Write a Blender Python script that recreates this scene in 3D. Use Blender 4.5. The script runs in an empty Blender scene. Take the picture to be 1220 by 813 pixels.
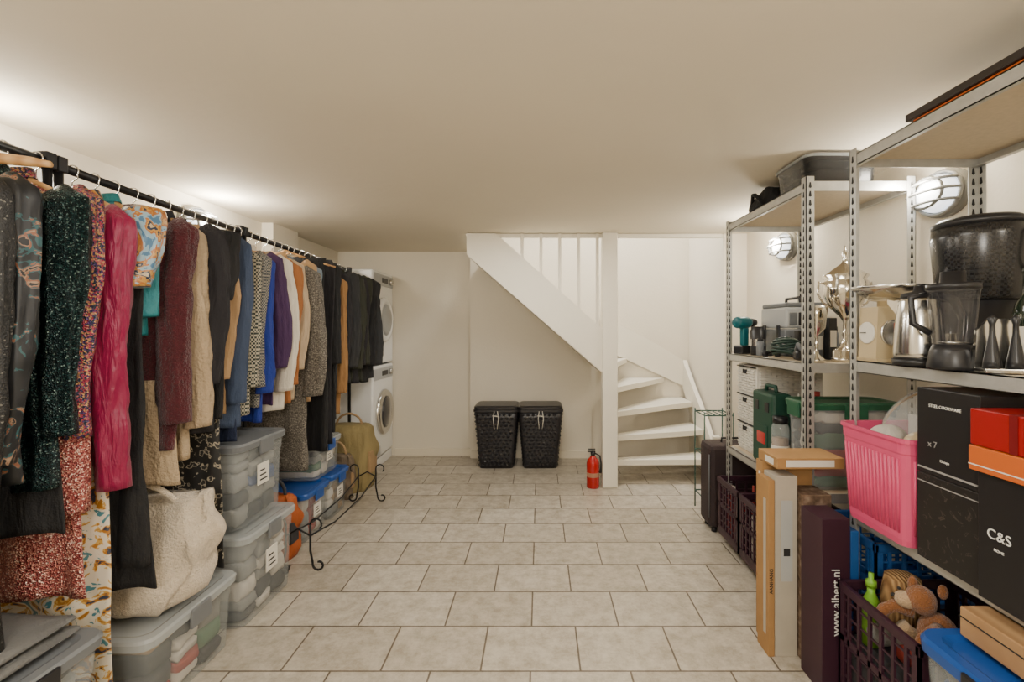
import bpy, bmesh, math, random
from mathutils import Vector, Matrix, Euler, noise
random.seed(7)
R=random.Random(11)
sin,cos,pi=math.sin,math.cos,math.pi
# ------------------------------------------------------------------ materials
MC={}
def mat(name,col=(.5,.5,.5),rough=.6,metal=0,bump=0,bscale=40,var=0,vscale=8,alpha=1,emit=0,ecol=None,sheen=0,coat=0,trans=0,ior=1.45,wrinkle=0):
    if name in MC: return MC[name]
    m=bpy.data.materials.new(name); m.use_nodes=True; MC[name]=m
    nt=m.node_tree; b=nt.nodes['Principled BSDF']
    b.inputs['Base Color'].default_value=(*col,1); b.inputs['Roughness'].default_value=rough
    b.inputs['Metallic'].default_value=metal; b.inputs['Alpha'].default_value=alpha
    b.inputs['Coat Weight'].default_value=coat; b.inputs['Sheen Weight'].default_value=sheen
    b.inputs['Transmission Weight'].default_value=trans; b.inputs['IOR'].default_value=ior
    if emit:
        b.inputs['Emission Color'].default_value=(*(ecol or col),1); b.inputs['Emission Strength'].default_value=emit
    tc=nt.nodes.new('ShaderNodeTexCoord')
    v=var or .06
    n=nt.nodes.new('ShaderNodeTexNoise'); n.inputs['Scale'].default_value=vscale; n.inputs['Detail'].default_value=4
    nt.links.new(tc.outputs['Object'],n.inputs['Vector'])
    mx=nt.nodes.new('ShaderNodeMix'); mx.data_type='RGBA'
    mx.inputs[6].default_value=(*[max(0,c*(1-v)) for c in col],1); mx.inputs[7].default_value=(*[min(1,c*(1+v)) for c in col],1)
    nt.links.new(n.outputs['Fac'],mx.inputs[0]); nt.links.new(mx.outputs[2],b.inputs['Base Color'])
    if bump:
        n2=nt.nodes.new('ShaderNodeTexNoise'); n2.inputs['Scale'].default_value=bscale; n2.inputs['Detail'].default_value=3
        nt.links.new(tc.outputs['Object'],n2.inputs['Vector'])
        bp=nt.nodes.new('ShaderNodeBump'); bp.inputs['Strength'].default_value=bump; bp.inputs['Distance'].default_value=.01
        nt.links.new(n2.outputs['Fac'],bp.inputs['Height']); nt.links.new(bp.outputs['Normal'],b.inputs['Normal'])
        if wrinkle:
            mp=nt.nodes.new('ShaderNodeMapping'); mp.inputs['Scale'].default_value=(1,1,.22)
            nt.links.new(tc.outputs['Object'],mp.inputs['Vector'])
            n3=nt.nodes.new('ShaderNodeTexNoise'); n3.inputs['Scale'].default_value=30; n3.inputs['Detail'].default_value=3; n3.inputs['Distortion'].default_value=.5
            nt.links.new(mp.outputs[0],n3.inputs['Vector'])
            b2=nt.nodes.new('ShaderNodeBump'); b2.inputs['Strength'].default_value=wrinkle; b2.inputs['Distance'].default_value=.03
            nt.links.new(n3.outputs['Fac'],b2.inputs['Height']); nt.links.new(b2.outputs['Normal'],bp.inputs['Normal'])
    return m
def ramp_mat(name,kind,scale,stops,rough=.6,metal=0,bump=0,interp='LINEAR',dist=0,stretch=(1,1,1),sheen=0):
    if name in MC: return MC[name]
    m=bpy.data.materials.new(name); m.use_nodes=True; MC[name]=m
    nt=m.node_tree; b=nt.nodes['Principled BSDF']; b.inputs['Roughness'].default_value=rough; b.inputs['Metallic'].default_value=metal
    b.inputs['Sheen Weight'].default_value=sheen
    tc=nt.nodes.new('ShaderNodeTexCoord'); mp=nt.nodes.new('ShaderNodeMapping'); mp.inputs['Scale'].default_value=stretch
    nt.links.new(tc.outputs['Object'],mp.inputs['Vector'])
    if kind=='vor':
        t=nt.nodes.new('ShaderNodeTexVoronoi'); t.inputs['Scale'].default_value=scale
        sp=nt.nodes.new('ShaderNodeSeparateColor'); nt.links.new(t.outputs['Color'],sp.inputs[0]); out=sp.outputs[0]; hb=t.outputs['Distance']
    elif kind=='noise':
        t=nt.nodes.new('ShaderNodeTexNoise'); t.inputs['Scale'].default_value=scale; t.inputs['Detail'].default_value=3; t.inputs['Distortion'].default_value=dist
        out=t.outputs['Fac']; hb=out
    elif kind=='check':
        t=nt.nodes.new('ShaderNodeTexChecker'); t.inputs['Scale'].default_value=scale; out=t.outputs['Fac']; hb=out
    elif kind=='wave':
        t=nt.nodes.new('ShaderNodeTexWave'); t.inputs['Scale'].default_value=scale; t.inputs['Distortion'].default_value=dist; out=t.outputs['Fac']; hb=out
    nt.links.new(mp.outputs[0],t.inputs['Vector'])
    r=nt.nodes.new('ShaderNodeValToRGB'); r.color_ramp.interpolation=interp
    e=r.color_ramp.elements
    e[0].position=stops[0][0]; e[0].color=(*stops[0][1],1); e[1].position=stops[-1][0]; e[1].color=(*stops[-1][1],1)
    for p,c in stops[1:-1]:
        q=e.new(p); q.color=(*c,1)
    nt.links.new(out,r.inputs[0]); nt.links.new(r.outputs[0],b.inputs['Base Color'])
    if bump:
        bp=nt.nodes.new('ShaderNodeBump'); bp.inputs['Strength'].default_value=bump; bp.inputs['Distance'].default_value=.01
        nt.links.new(hb,bp.inputs['Height']); nt.links.new(bp.outputs['Normal'],b.inputs['Normal'])
    return m
# ------------------------------------------------------------------ builder
class B:
    def __init__(s,name): s.name=name; s.v=[]; s.f=[]; s.mi=[]; s.sm=[]; s.mats=[]
    def idx(s,m):
        if m not in s.mats: s.mats.append(m)
        return s.mats.index(m)
    def raw(s,vs,fs,m,smooth=False,M=None):
        o=len(s.v); i=s.idx(m)
        for v in vs:
            v=Vector(v); s.v.append(M@v if M else v)
        for f in fs: s.f.append([a+o for a in f]); s.mi.append(i); s.sm.append(smooth)
    def bmadd(s,bm,m,smooth=False,M=None):
        bm.verts.index_update()
        s.raw([v.co.copy() for v in bm.verts],[[v.index for v in f.verts] for f in bm.faces],m,smooth,M); bm.free()
    def box(s,x0,x1,y0,y1,z0,z1,m,bev=0,M=None,seg=2):
        if bev:
            bm=bmesh.new(); bmesh.ops.create_cube(bm,size=1)
            for v in bm.verts: v.co=Vector(((x0+x1)/2+v.co.x*(x1-x0),(y0+y1)/2+v.co.y*(y1-y0),(z0+z1)/2+v.co.z*(z1-z0)))
            bmesh.ops.bevel(bm,geom=bm.edges[:],offset=bev,segments=seg,affect='EDGES',profile=.5)
            s.bmadd(bm,m,False,M)
        else:
            s.raw([(x0,y0,z0),(x1,y0,z0),(x1,y1,z0),(x0,y1,z0),(x0,y0,z1),(x1,y0,z1),(x1,y1,z1),(x0,y1,z1)],
              [(0,3,2,1),(4,5,6,7),(0,1,5,4),(1,2,6,5),(2,3,7,6),(3,0,4,7)],m,False,M)
    def loft(s,rings,m,smooth=True,cap=(True,True),M=None,closed=False):
        n=len(rings[0]); vs=[p for r in rings for p in r]; fs=[]
        k=len(rings)
        for a in range(k if closed else k-1):
            b=(a+1)%k
            for i in range(n):
                j=(i+1)%n; fs.append((a*n+i,a*n+j,b*n+j,b*n+i))
        if not closed:
            if cap[0]: fs.append(tuple(range(n-1,-1,-1)))
            if cap[1]: fs.append(tuple((k-1)*n+i for i in range(n)))
        s.raw(vs,fs,m,smooth,M)
    def lathe(s,prof,c,m,seg=28,M=None,smooth=True,cap=(True,True),T=None):
        L=Matrix.Translation(Vector(c))
        if T: L=L@T
        if M: L=M@L
        s.loft([[(max(r,1e-4)*cos(2*pi*i/seg),max(r,1e-4)*sin(2*pi*i/seg),z) for i in range(seg)] for r,z in prof],m,smooth,cap,L)
    def tube(s,pts,r,m,seg=8,M=None,closed=False):
        pts=[Vector(p) for p in pts]; rs=r if isinstance(r,(list,tuple)) else [r]*len(pts); rings=[]; n=len(pts)
        up=None
        for i,p in enumerate(pts):
            if closed: d=pts[(i+1)%n]-pts[i-1]
            else: d=pts[min(i+1,n-1)]-pts[max(i-1,0)]
            d.normalize()
            if up is None:
                up=Vector((0,0,1)) if abs(d.z)<.9 else Vector((1,0,0))
            a=d.cross(up)
            if a.length<1e-4: a=d.cross(Vector((1,0,0)))
            a.normalize(); b=a.cross(d).normalized(); up=b
            rings.append([p+a*rs[i]*cos(2*pi*k/seg)+b*rs[i]*sin(2*pi*k/seg) for k in range(seg)])
        s.loft(rings,m,True,(True,True),M,closed)
    def prism(s,poly,axis,a0,a1,m,M=None):
        def mk(p,a):
            return {'x':(a,p[0],p[1]),'y':(p[0],a,p[1]),'z':(p[0],p[1],a)}[axis]
        n=len(poly); vs=[mk(p,a0) for p in poly]+[mk(p,a1) for p in poly]
        fs=[tuple(range(n-1,-1,-1)),tuple(range(n,2*n))]+[(i,(i+1)%n,n+(i+1)%n,n+i) for i in range(n)]
        s.raw(vs,fs,m,False,M)
    def ell(s,c,r,m,M=None,rot=None,seg=20):
        T=Matrix.Rotation(rot[1],4,rot[0]) if rot else Matrix.Identity(4)
        T=T@Matrix.Diagonal((r[0],r[1],r[2],1))
        k=12; s.lathe([(sin(pi*i/k),-cos(pi*i/k)) for i in range(k+1)],c,m,seg,M,True,(True,True),T)
    def done(s,bevel=0,loc=None):
        mn=Vector([min(v[i] for v in s.v) for i in range(3)]); mx=Vector([max(v[i] for v in s.v) for i in range(3)])
        c=(mn+mx)/2
        me=bpy.data.meshes.new(s.name); me.from_pydata([v-c for v in s.v],[],s.f)
        for m in s.mats: me.materials.append(m)
        me.polygons.foreach_set('material_index',s.mi); me.polygons.foreach_set('use_smooth',s.sm)
        bm=bmesh.new(); bm.from_mesh(me); bmesh.ops.recalc_face_normals(bm,faces=bm.faces[:]); bm.to_mesh(me); bm.free()
        me.update()
        o=bpy.data.objects.new(s.name,me); o.location=c; bpy.context.scene.collection.objects.link(o)
        if bevel:
            b=o.modifiers.new('bev','BEVEL'); b.width=bevel; b.segments=2; b.limit_method='ANGLE'
        return o
def rrect(hx,hy,r,z,n=5,cx=0,cy=0):
    pts=[]
    for k,(sx,sy) in enumerate([(1,1),(-1,1),(-1,-1),(1,-1)]):
        for i in range(n+1):
            a=k*pi/2+i*pi/2/n
            pts.append((cx+sx*(hx-r)+r*cos(a),cy+sy*(hy-r)+r*sin(a),z))
    return pts
def text(parent,s,loc,rot,size,m,ext=.0006,align='CENTER'):
    c=bpy.data.curves.new(s[:8]+'_lettering','FONT'); c.body=s; c.size=size; c.extrude=ext; c.align_x=align; c.align_y='CENTER'
    c.materials.append(m); o=bpy.data.objects.new('printed_lettering',c); bpy.context.scene.collection.objects.link(o)
    o.parent=parent; o.location=Vector(loc)-parent.location; o.rotation_euler=rot
AISLE=(pi/2,0,-pi/2)
def nz(x,y,z): return noise.noise(Vector((x,y,z)))
# ------------------------------------------------------------------ palette
WALL=mat('wall_plaster',(.77,.71,.59),.85,bump=.12,bscale=60,var=.03,vscale=2)
CEIL=mat('ceiling_plaster',(.77,.70,.565),.85,bump=.25,bscale=9,var=.05,vscale=1.5)
TRIM=mat('painted_trim',(.78,.71,.57),.5,var=.02)
STAIR=mat('stair_paint',(.82,.77,.65),.4,var=.02,bump=.03)
GALV=mat('galvanised_steel',(.48,.48,.455),.42,metal=.6,var=.2,vscale=30)
CHIP=mat('particle_board',(.56,.47,.34),.8,var=.15,vscale=60)
DARK=mat('dark_slot',(.02,.02,.02),.8)
BLKM=mat('black_metal',(.02,.02,.022),.4,metal=.5)
BLKP=mat('black_plastic',(.012,.012,.014),.35)
GREYP=mat('grey_plastic',(.13,.14,.15),.45)
LGREY=mat('light_grey_plastic',(.40,.41,.41),.4)
WHITE=mat('white_enamel',(.84,.84,.82),.25,coat=.3,var=.01)
WPL=mat('white_plastic',(.70,.67,.60),.4)
CLEAR=mat('clear_plastic',(.62,.67,.68),.12,alpha=.27)
GLASS=mat('clear_glass',(.8,.85,.85),.05,alpha=.22)
CHROME=mat('polished_steel',(.66,.65,.62),.18,metal=1)
SILV=mat('silver_plate',(.75,.71,.63),.12,metal=1)
KRAFT=mat('kraft_cardboard',(.36,.20,.075),.8,var=.15,vscale=20)
WOOD=ramp_mat('hanger_wood','wave',6,[(0,(.42,.22,.08)),(1,(.58,.34,.14))],rough=.45,dist=3)
PWOOD=ramp_mat('pale_wood','wave',8,[(0,(.32,.18,.08)),(1,(.44,.27,.13))],rough=.5,dist=3)
# ------------------------------------------------------------------ room
def tile_mat():
    m=bpy.data.materials.new('floor_tiles'); m.use_nodes=True; nt=m.node_tree; b=nt.nodes['Principled BSDF']
    tc=nt.nodes.new('ShaderNodeTexCoord'); mp=nt.nodes.new('ShaderNodeMapping')
    mp.inputs['Location'].default_value=(.035+.38*10,-.1677+.2694*20,0)
    nt.links.new(tc.outputs['Object'],mp.inputs['Vector'])
    br=nt.nodes.new('ShaderNodeTexBrick'); br.offset=.5; br.inputs['Scale'].default_value=1
    br.inputs['Brick Width'].default_value=.38; br.inputs['Row Height'].default_value=.2694
    br.inputs['Mortar Size'].default_value=.0040; br.inputs['Mortar Smooth'].default_value=.25; br.inputs['Bias'].default_value=0
    br.inputs['Color1'].default_value=(.47,.425,.35,1); br.inputs['Color2'].default_value=(.57,.525,.445,1); br.inputs['Mortar'].default_value=(.17,.135,.10,1)
    nt.links.new(mp.outputs[0],br.inputs['Vector'])
    n=nt.nodes.new('ShaderNodeTexNoise'); n.inputs['Scale'].default_value=13; n.inputs['Detail'].default_value=10; n.inputs['Roughness'].default_value=.78
    nt.links.new(tc.outputs['Object'],n.inputs['Vector'])
    r=nt.nodes.new('ShaderNodeValToRGB'); r.color_ramp.elements[0].position=.35; r.color_ramp.elements[0].color=(.62,.585,.53,1); r.color_ramp.elements[1].position=.60; r.color_ramp.elements[1].color=(1,1,1,1)
    nt.links.new(n.outputs['Fac'],r.inputs[0])
    mx=nt.nodes.new('ShaderNodeMix'); mx.data_type='RGBA'; mx.blend_type='MULTIPLY'; mx.inputs[0].default_value=1
    nt.links.new(br.outputs['Color'],mx.inputs[6]); nt.links.new(r.outputs[0],mx.inputs[7]); nt.links.new(mx.outputs[2],b.inputs['Base Color'])
    b.inputs['Roughness'].default_value=.34
    inv=nt.nodes.new('ShaderNodeMath'); inv.operation='MULTIPLY_ADD'; inv.inputs[1].default_value=-1
    nt.links.new(br.outputs['Fac'],inv.inputs[0])
    n3=nt.nodes.new('ShaderNodeMath'); n3.operation='MULTIPLY'; n3.inputs[1].default_value=.5; nt.links.new(n.outputs['Fac'],n3.inputs[0])
    nt.links.new(n3.outputs[0],inv.inputs[2])
    bp=nt.nodes.new('ShaderNodeBump'); bp.inputs['Strength'].default_value=.6; bp.inputs['Distance'].default_value=.004
    nt.links.new(inv.outputs[0],bp.inputs['Height']); nt.links.new(bp.outputs['Normal'],b.inputs['Normal'])
    return m
CZ=2.09; BY=4.82
b=B('floor'); b.box(-2.3,1.95,-2.2,5.0,-.1,0,tile_mat()); o=b.done()
me=o.data
for v in me.vertices: v.co+=o.location
o.location=(0,0,0)
b=B('wall_back'); b.box(-2.25,1.9,BY,BY+.15,0,3.5,WALL); b.done()
b=B('wall_left'); b.box(-2.22,-2.07,-2.05,BY,0,CZ,WALL); b.box(-2.07,-1.985,3.5,3.86,0,CZ,WALL); b.done()
b=B('wall_right'); b.box(1.72,1.87,-2.05,3.9,0,CZ,WALL); b.box(1.53,1.87,3.9,BY,0,3.5,WALL); b.done()
b=B('wall_front'); b.box(-2.22,1.87,-2.2,-2.05,0,CZ,WALL); b.done()
b=B('wall_stairwell'); b.box(-2.22,1.53,3.8,3.93,CZ+.26,3.5,WALL); b.box(-2.22,-2.07,3.93,BY,CZ+.26,3.5,WALL); b.done()
b=B('ceiling')
b.box(-2.22,1.87,-2.2,3.93,CZ,CZ+.25,CEIL); b.box(-2.22,-.62,3.93,BY,CZ,CZ+.25,CEIL)
b.box(-2.22,1.87,3.8,BY,3.5,3.6,CEIL); b.done()
b=B('baseboard_back'); b.box(-1.48,-.71,BY-.015,BY,0,.075,TRIM); b.box(-.69,.50,4.713,4.728,0,.075,TRIM); b.done(.003)
b=B('baseboard_right'); b.box(1.705,1.72,-2.0,3.88,0,.075,TRIM); b.done(.003)
b=B('wall_understairs'); b.prism([(-.70,0),(.52,0),(.52,.93),(-.62,1.94),(-.70,2.09)],'y',4.73,BY-.001,WALL); b.done()
# ------------------------------------------------------------------ staircase
b=B('staircase')
b.prism([(-.60,2.085),(-.36,2.085),(.515,1.30),(.515,.94),(-.60,1.91)],'y',3.86,3.90,STAIR)
b.box(.512,.636,3.83,3.93,0.001,CZ-.002,STAIR,.006)
b.box(-.60,1.52,3.885,3.925,2.055,CZ-.002,STAIR,.004)
b.prism([(.52,.93),(.52,.96),(-.60,1.94),(-.60,1.91)],'y',3.90,4.728,STAIR)
for i in range(1,6):
    x=-.30+.155*i
    zb=2.085-(x+.36)/(.875)*.785
    b.box(x-.013,x+.013,3.868,3.884,zb-.03,CZ-.003,STAIR,.003)
px,py=.62,3.97
def hit(a,r0=.0):
    dx,dy=cos(a),sin(a); t=1e9
    if dx>1e-6: t=min(t,(1.455-px)/dx)
    if dy>1e-6: t=min(t,(BY-.01-py)/dy)
    return (px+dx*t,py+dy*t)
angs=[-1,14,32,52,72,91]
for i in range(5):
    a0,a1=math.radians(angs[i]),math.radians(angs[i+1]+2); z=.2*(i+1)
    p0,p1=hit(a0),hit(a1); poly=[(px-.02,py-.03),p0]
    ca=math.atan2(BY-.01-py,1.455-px)
    if a0<ca<a1: poly.append((1.455,BY-.01))
    poly+= [p1,(px-.03,py+.03)]
    b.prism(poly,'z',z-.045,z,STAIR)
for i in range(5):
    x=.60-.22*i; z=1.2+.2*i
    b.box(x-.26,x,3.905,4.72 if z<1.6 else BY-.01,z-.04,z,STAIR,.004)
    b.box(x-.03,x-.015,3.905,4.72,z-.2,z-.04,STAIR)
b.prism([(3.96,.001),(3.96,.28),(4.02,.36),(4.25,.56),(4.5,.74),(4.80,.98),(4.80,.70),(4.50,.44),(4.25,.24),(4.14,.001)],'x',1.46,1.50,STAIR)
b.prism([(1.46,.72),(1.46,.98),(1.2,1.14),(.9,1.30),(.62,1.42),(.62,1.10),(.9,.98),(1.2,.84)],'y',BY-.035,BY-.011,STAIR)
b.box(1.45,1.515,3.93,3.97,.001,.40,STAIR,.006)
b.done()
# ------------------------------------------------------------------ wall lamps
LG=mat('lit_lamp_glass',(.9,.93,.95),.3,emit=2.0,ecol=(.92,.96,1))
CAGE=mat('grey_cage_metal',(.22,.22,.21),.4,metal=.4)
def pt(name,loc,e,r,col=(1,.92,.79)):
    l=bpy.data.lights.new(name,'POINT'); l.energy=e; l.shadow_soft_size=r; l.color=col
    o=bpy.data.objects.new(name,l); o.location=loc; bpy.context.scene.collection.objects.link(o)
def lamp(x,y,z,s,e=13):
    b=B('bulkhead_wall_lamp'); T=Matrix.Translation((x,y,z))@Matrix.Rotation(s*pi/2,4,'Y')@Matrix.Diagonal((.8,1,1,1))
    k=28
    b.lathe([(.125,0),(.125,.025),(.105,.035)],(0,0,0),CAGE,k,T)
    b.lathe([(.098,.036),(.095,.055),(.08,.078),(.05,.092),(.0,.097)],(0,0,0),LG,k,T)
    for a in (-.055,.0,.055):
        pts=[]; h=math.sqrt(.112**2-a*a)
        for i in range(13):
            t=pi*i/12; pts.append((a,-h*cos(t),.037+.092*sin(t)**.7*(1-abs(a)*2)))
        b.tube(pts,.0075,CAGE,6,T)
    b.tube([(.078*cos(t*pi/8),.086*sin(t*pi/8),.097) for t in range(16)],.0075,CAGE,6,T,True)
    b.tube([(.112*cos(t*pi/8),.112*sin(t*pi/8),.04) for t in range(16)],.009,CAGE,6,T,True)
    b.done()
    pt('wall_lamp_light',(x+s*.16,y,z+.03),e,.05)
lamp(1.719,1.98,1.87,-1,11); lamp(1.719,3.24,1.87,-1,19)
lamp(-2.069,1.62,1.93,1,14); lamp(-2.069,2.80,1.93,1,20)
lamp(1.719,.2,1.87,-1,15); lamp(-2.069,.2,1.9,1,15)  # extra pair outside the frame, added to fill the near room with light
b=B('added_ceiling_lamp'); b.lathe([(.12,0),(.12,-.02),(.03,-.03),(.03,-.06)],(-.1,-.8,CZ-.001),WPL,28); b.lathe([(.03,-.06),(.16,-.10),(.17,-.12),(.05,-.075)],(-.1,-.8,CZ-.001),WPL,28); b.done()  # unseen fixture, made up to carry the fill light behind the camera
pt('added_fill_light',(-.1,-.8,1.66),94,.22,(1,.94,.85))  # added fill from behind the camera
def area(name,loc,rot,size,power,col=(1,.88,.7)):
    l=bpy.data.lights.new(name,'AREA'); l.size=size; l.energy=power; l.color=col
    o=bpy.data.objects.new(name,l); o.location=loc; o.rotation_euler=rot; bpy.context.scene.collection.objects.link(o)
area('added_overhead_fill',(-.1,.9,2.07),(0,0,0),.7,19,(1,.94,.85))  # added fill under the ceiling, no panel is built here
area('added_overhead_fill',(-.1,2.9,2.07),(0,0,0),.7,19,(1,.94,.85))  # second added fill, deeper in the room
area('stairwell_light',(.6,4.35,3.4),(0,0,0),.7,56,(.95,.96,1))
# ------------------------------------------------------------------ washer / dryer
DG=mat('door_glass',(.03,.03,.035),.08,coat=.6)
def appliance(name,z0,z1,dark):
    b=B(name); x1=-1.50
    b.box(-2.06,x1,4.22,4.80,z0,z1,WHITE,.015)
    T=Matrix.Translation((x1,4.51,(z0+z1)/2-.02))@Matrix.Rotation(pi/2,4,'Y')
    b.lathe([(.215,0),(.215,.015),(.20,.035),(.165,.04),(.155,.03)],(0,0,0),CHROME if dark else WHITE,36,T)
    b.lathe([(.155,.028),(.12,.045),(.0,.06)],(0,0,0),DG if dark else LGREY,36,T)
    b.box(x1,x1+.006,4.24,4.78,z1-.13,z1-.025,LGREY,.002)
    b.box(x1+.006,x1+.009,4.46,4.62,z1-.10,z1-.055,BLKP)
    T2=Matrix.Translation((x1+.006,4.70,z1-.078))@Matrix.Rotation(pi/2,4,'Y')
    b.lathe([(.03,0),(.027,.02),(0,.021)],(0,0,0),CHROME,20,T2)
    b.box(x1,x1+.004,4.26,4.42,z0+.02,z0+.10,LGREY,.001)
    for yy in (4.27,4.75):
        for xx in (-2.0,-1.56): b.lathe([(.02,0),(.02,.015)],(xx,yy,z0-.013),BLKP,12)
    b.done()
b=B('washer_plinth'); b.box(-2.06,-1.51,4.23,4.80,.001,.085,WHITE,.004); b.done()
appliance('washing_machine',.10,.955,True); appliance('tumble_dryer',.972,1.84,False)
# ------------------------------------------------------------------ laundry baskets
RAT=mat('black_rattan_plastic',(.020,.019,.022),.34)
def laundry(x,y,yaw=0):
    b=B('laundry_basket'); T=Matrix.Translation((x,y,.001))@Matrix.Rotation(yaw,4,'Z'); H=.53
    b.loft([rrect(.155+.045*t,.125+.035*t,.035,t*H,7) for t in [k/8 for k in range(9)]],RAT,True,(True,True),T)
    rows=15
    for face in range(4):
        for r in range(rows):
            t=(r+.8)/(rows+.6); z=t*H; HX=.155+.045*t; HY=.125+.035*t
            half=(HX if face in(0,1) else HY)-.02; off=(HY if face in(0,1) else HX)
            n=7 if face in(0,1) else 5
            for c in range(n):
                u=-half+2*half*(c+(.5 if r%2 else 0)+.25)/(n+.3); su=half/n*.9; sz=.0155
                P=[]
                for du,dz,dd in ((-su,0,0.0005),(0,-sz,.0005),(su,0,.0005),(0,sz,.0005),(0,0,.013)):
                    s=1 if face in(0,2) else -1
                    P.append((u+du,-s*(off+dd),z+dz) if face in(0,1) else (s*(off+dd),u+du,z+dz))
                b.raw(P,[(0,1,4),(1,2,4),(2,3,4),(3,0,4)],RAT,False,T)
    b.loft([rrect(.212,.172,.04,z,7) for z in (H,H+.02)],RAT,False,(True,True),T)
    b.loft([rrect(.205,.165,.04,H+.022,7),rrect(.205,.165,.04,H+.045,7),rrect(.185,.15,.035,H+.055,7)],RAT,False,(True,True),T)
    for sx in (-.014,.016): b.tube([(sx,-.176,H+.01),(sx*1.6,-.186,H-.06),(sx*.9,-.186,H-.15)],.0035,WPL,6,T)
    b.tube([(-.03,-.188,H-.03),(.03,-.188,H-.035)],.004,WPL,6,T)
    b.done()
laundry(-.405,4.50); laundry(.005,4.50,.02)
# ------------------------------------------------------------------ fire extinguisher
RED=mat('red_paint',(.42,.008,.008),.25,coat=.4)
b=B('fire_extinguisher'); c=(.437,3.86,.001)
b.lathe([(.05,0),(.052,.01),(.052,.20),(.045,.225),(.025,.245),(.018,.26)],c,RED,28)
b.lathe([(.0525,.09),(.0525,.125)],c,mat('label_cream',(.40,.2,.12),.5),28,cap=(False,False))
b.lathe([(.018,.258),(.02,.285),(.01,.29)],c,BLKP,16)
b.box(c[0]-.045,c[0]+.02,c[1]-.008,c[1]+.008,.288,.298,BLKP,.003); b.box(c[0]-.04,c[0]+.02,c[1]-.007,c[1]+.007,.308,.316,BLKP,.003)
b.tube([(c[0]+.015,c[1],.28),(c[0]+.055,c[1]-.01,.26),(c[0]+.064,c[1]-.015,.2),(c[0]+.06,c[1]-.015,.12)],[.006,.006,.006,.011],BLKP)
b.done()
# ------------------------------------------------------------------ metal shelf units
SX0,SX1=1.15,1.625
def upright(b,x,y,sx,sy,H):
    w=.036; th=.003
    xa,xb=(x,x+w) if sx>0 else (x-w,x)
    ya,yb=(y,y+w) if sy>0 else (y-w,y)
    ye=y if sy>0 else y-th; xe=x if sx>0 else x-th
    b.box(xa,xb,ye,ye+th,0.001,H,GALV); b.box(xe,xe+th,ya,yb,.001,H,GALV)
    z=.06
    while z<H-.03:
        cx=(xa+xb)/2
        for yy in (ye-.0006,ye+th+.0006):
            b.raw([(cx-.003,yy,z+.012),(cx+.003,yy,z+.012),(cx+.0065,yy,z-.010),(cx,yy,z-.014),(cx-.0065,yy,z-.010)],[(0,1,2,3,4)],DARK)
        cy=(ya+yb)/2
        for xx in (xe-.0006,xe+th+.0006):
            b.raw([(xx,cy-.003,z+.012),(xx,cy+.003,z+.012),(xx,cy+.0065,z-.010),(xx,cy,z-.014),(xx,cy-.0065,z-.010)],[(0,1,2,3,4)],DARK)
        z+=.038
def shelf_unit(y0,y1,levels,H):
    b=B('metal_shelving_unit')
    for x,sx in ((SX0,1),(SX1,-1)):
        for y,sy in ((y0,1),(y1,-1)): upright(b,x,y,sx,sy,H)
    for z in levels:
        h=.042
        for x in (SX0+.004,SX1-.007): b.box(x,x+.003,y0+.005,y1-.005,z-h,z,GALV); b.box(x if x<1.4 else x-.018,x+.018 if x<1.4 else x+.003,y0+.005,y1-.005,z-h,z-h+.003,GALV)
        for y in (y0+.004,y1-.007): b.box(SX0+.004,SX1-.004,y,y+.003,z-h,z,GALV)
        b.box(SX0+.008,SX1-.008,y0+.008,y1-.008,z-.012,z-.001,CHIP)
        b.box(SX0+.004,SX0+.03,y0+.036,y1-.036,z-.004,z,GALV)
    b.done()
FY0,FY1,NY0,NY1=2.03,2.90,.82,1.745
shelf_unit(FY0,FY1,[.06,.585,1.15,1.94],1.96)
shelf_unit(NY0,NY1,[.63,1.184,1.94],1.96)
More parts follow.
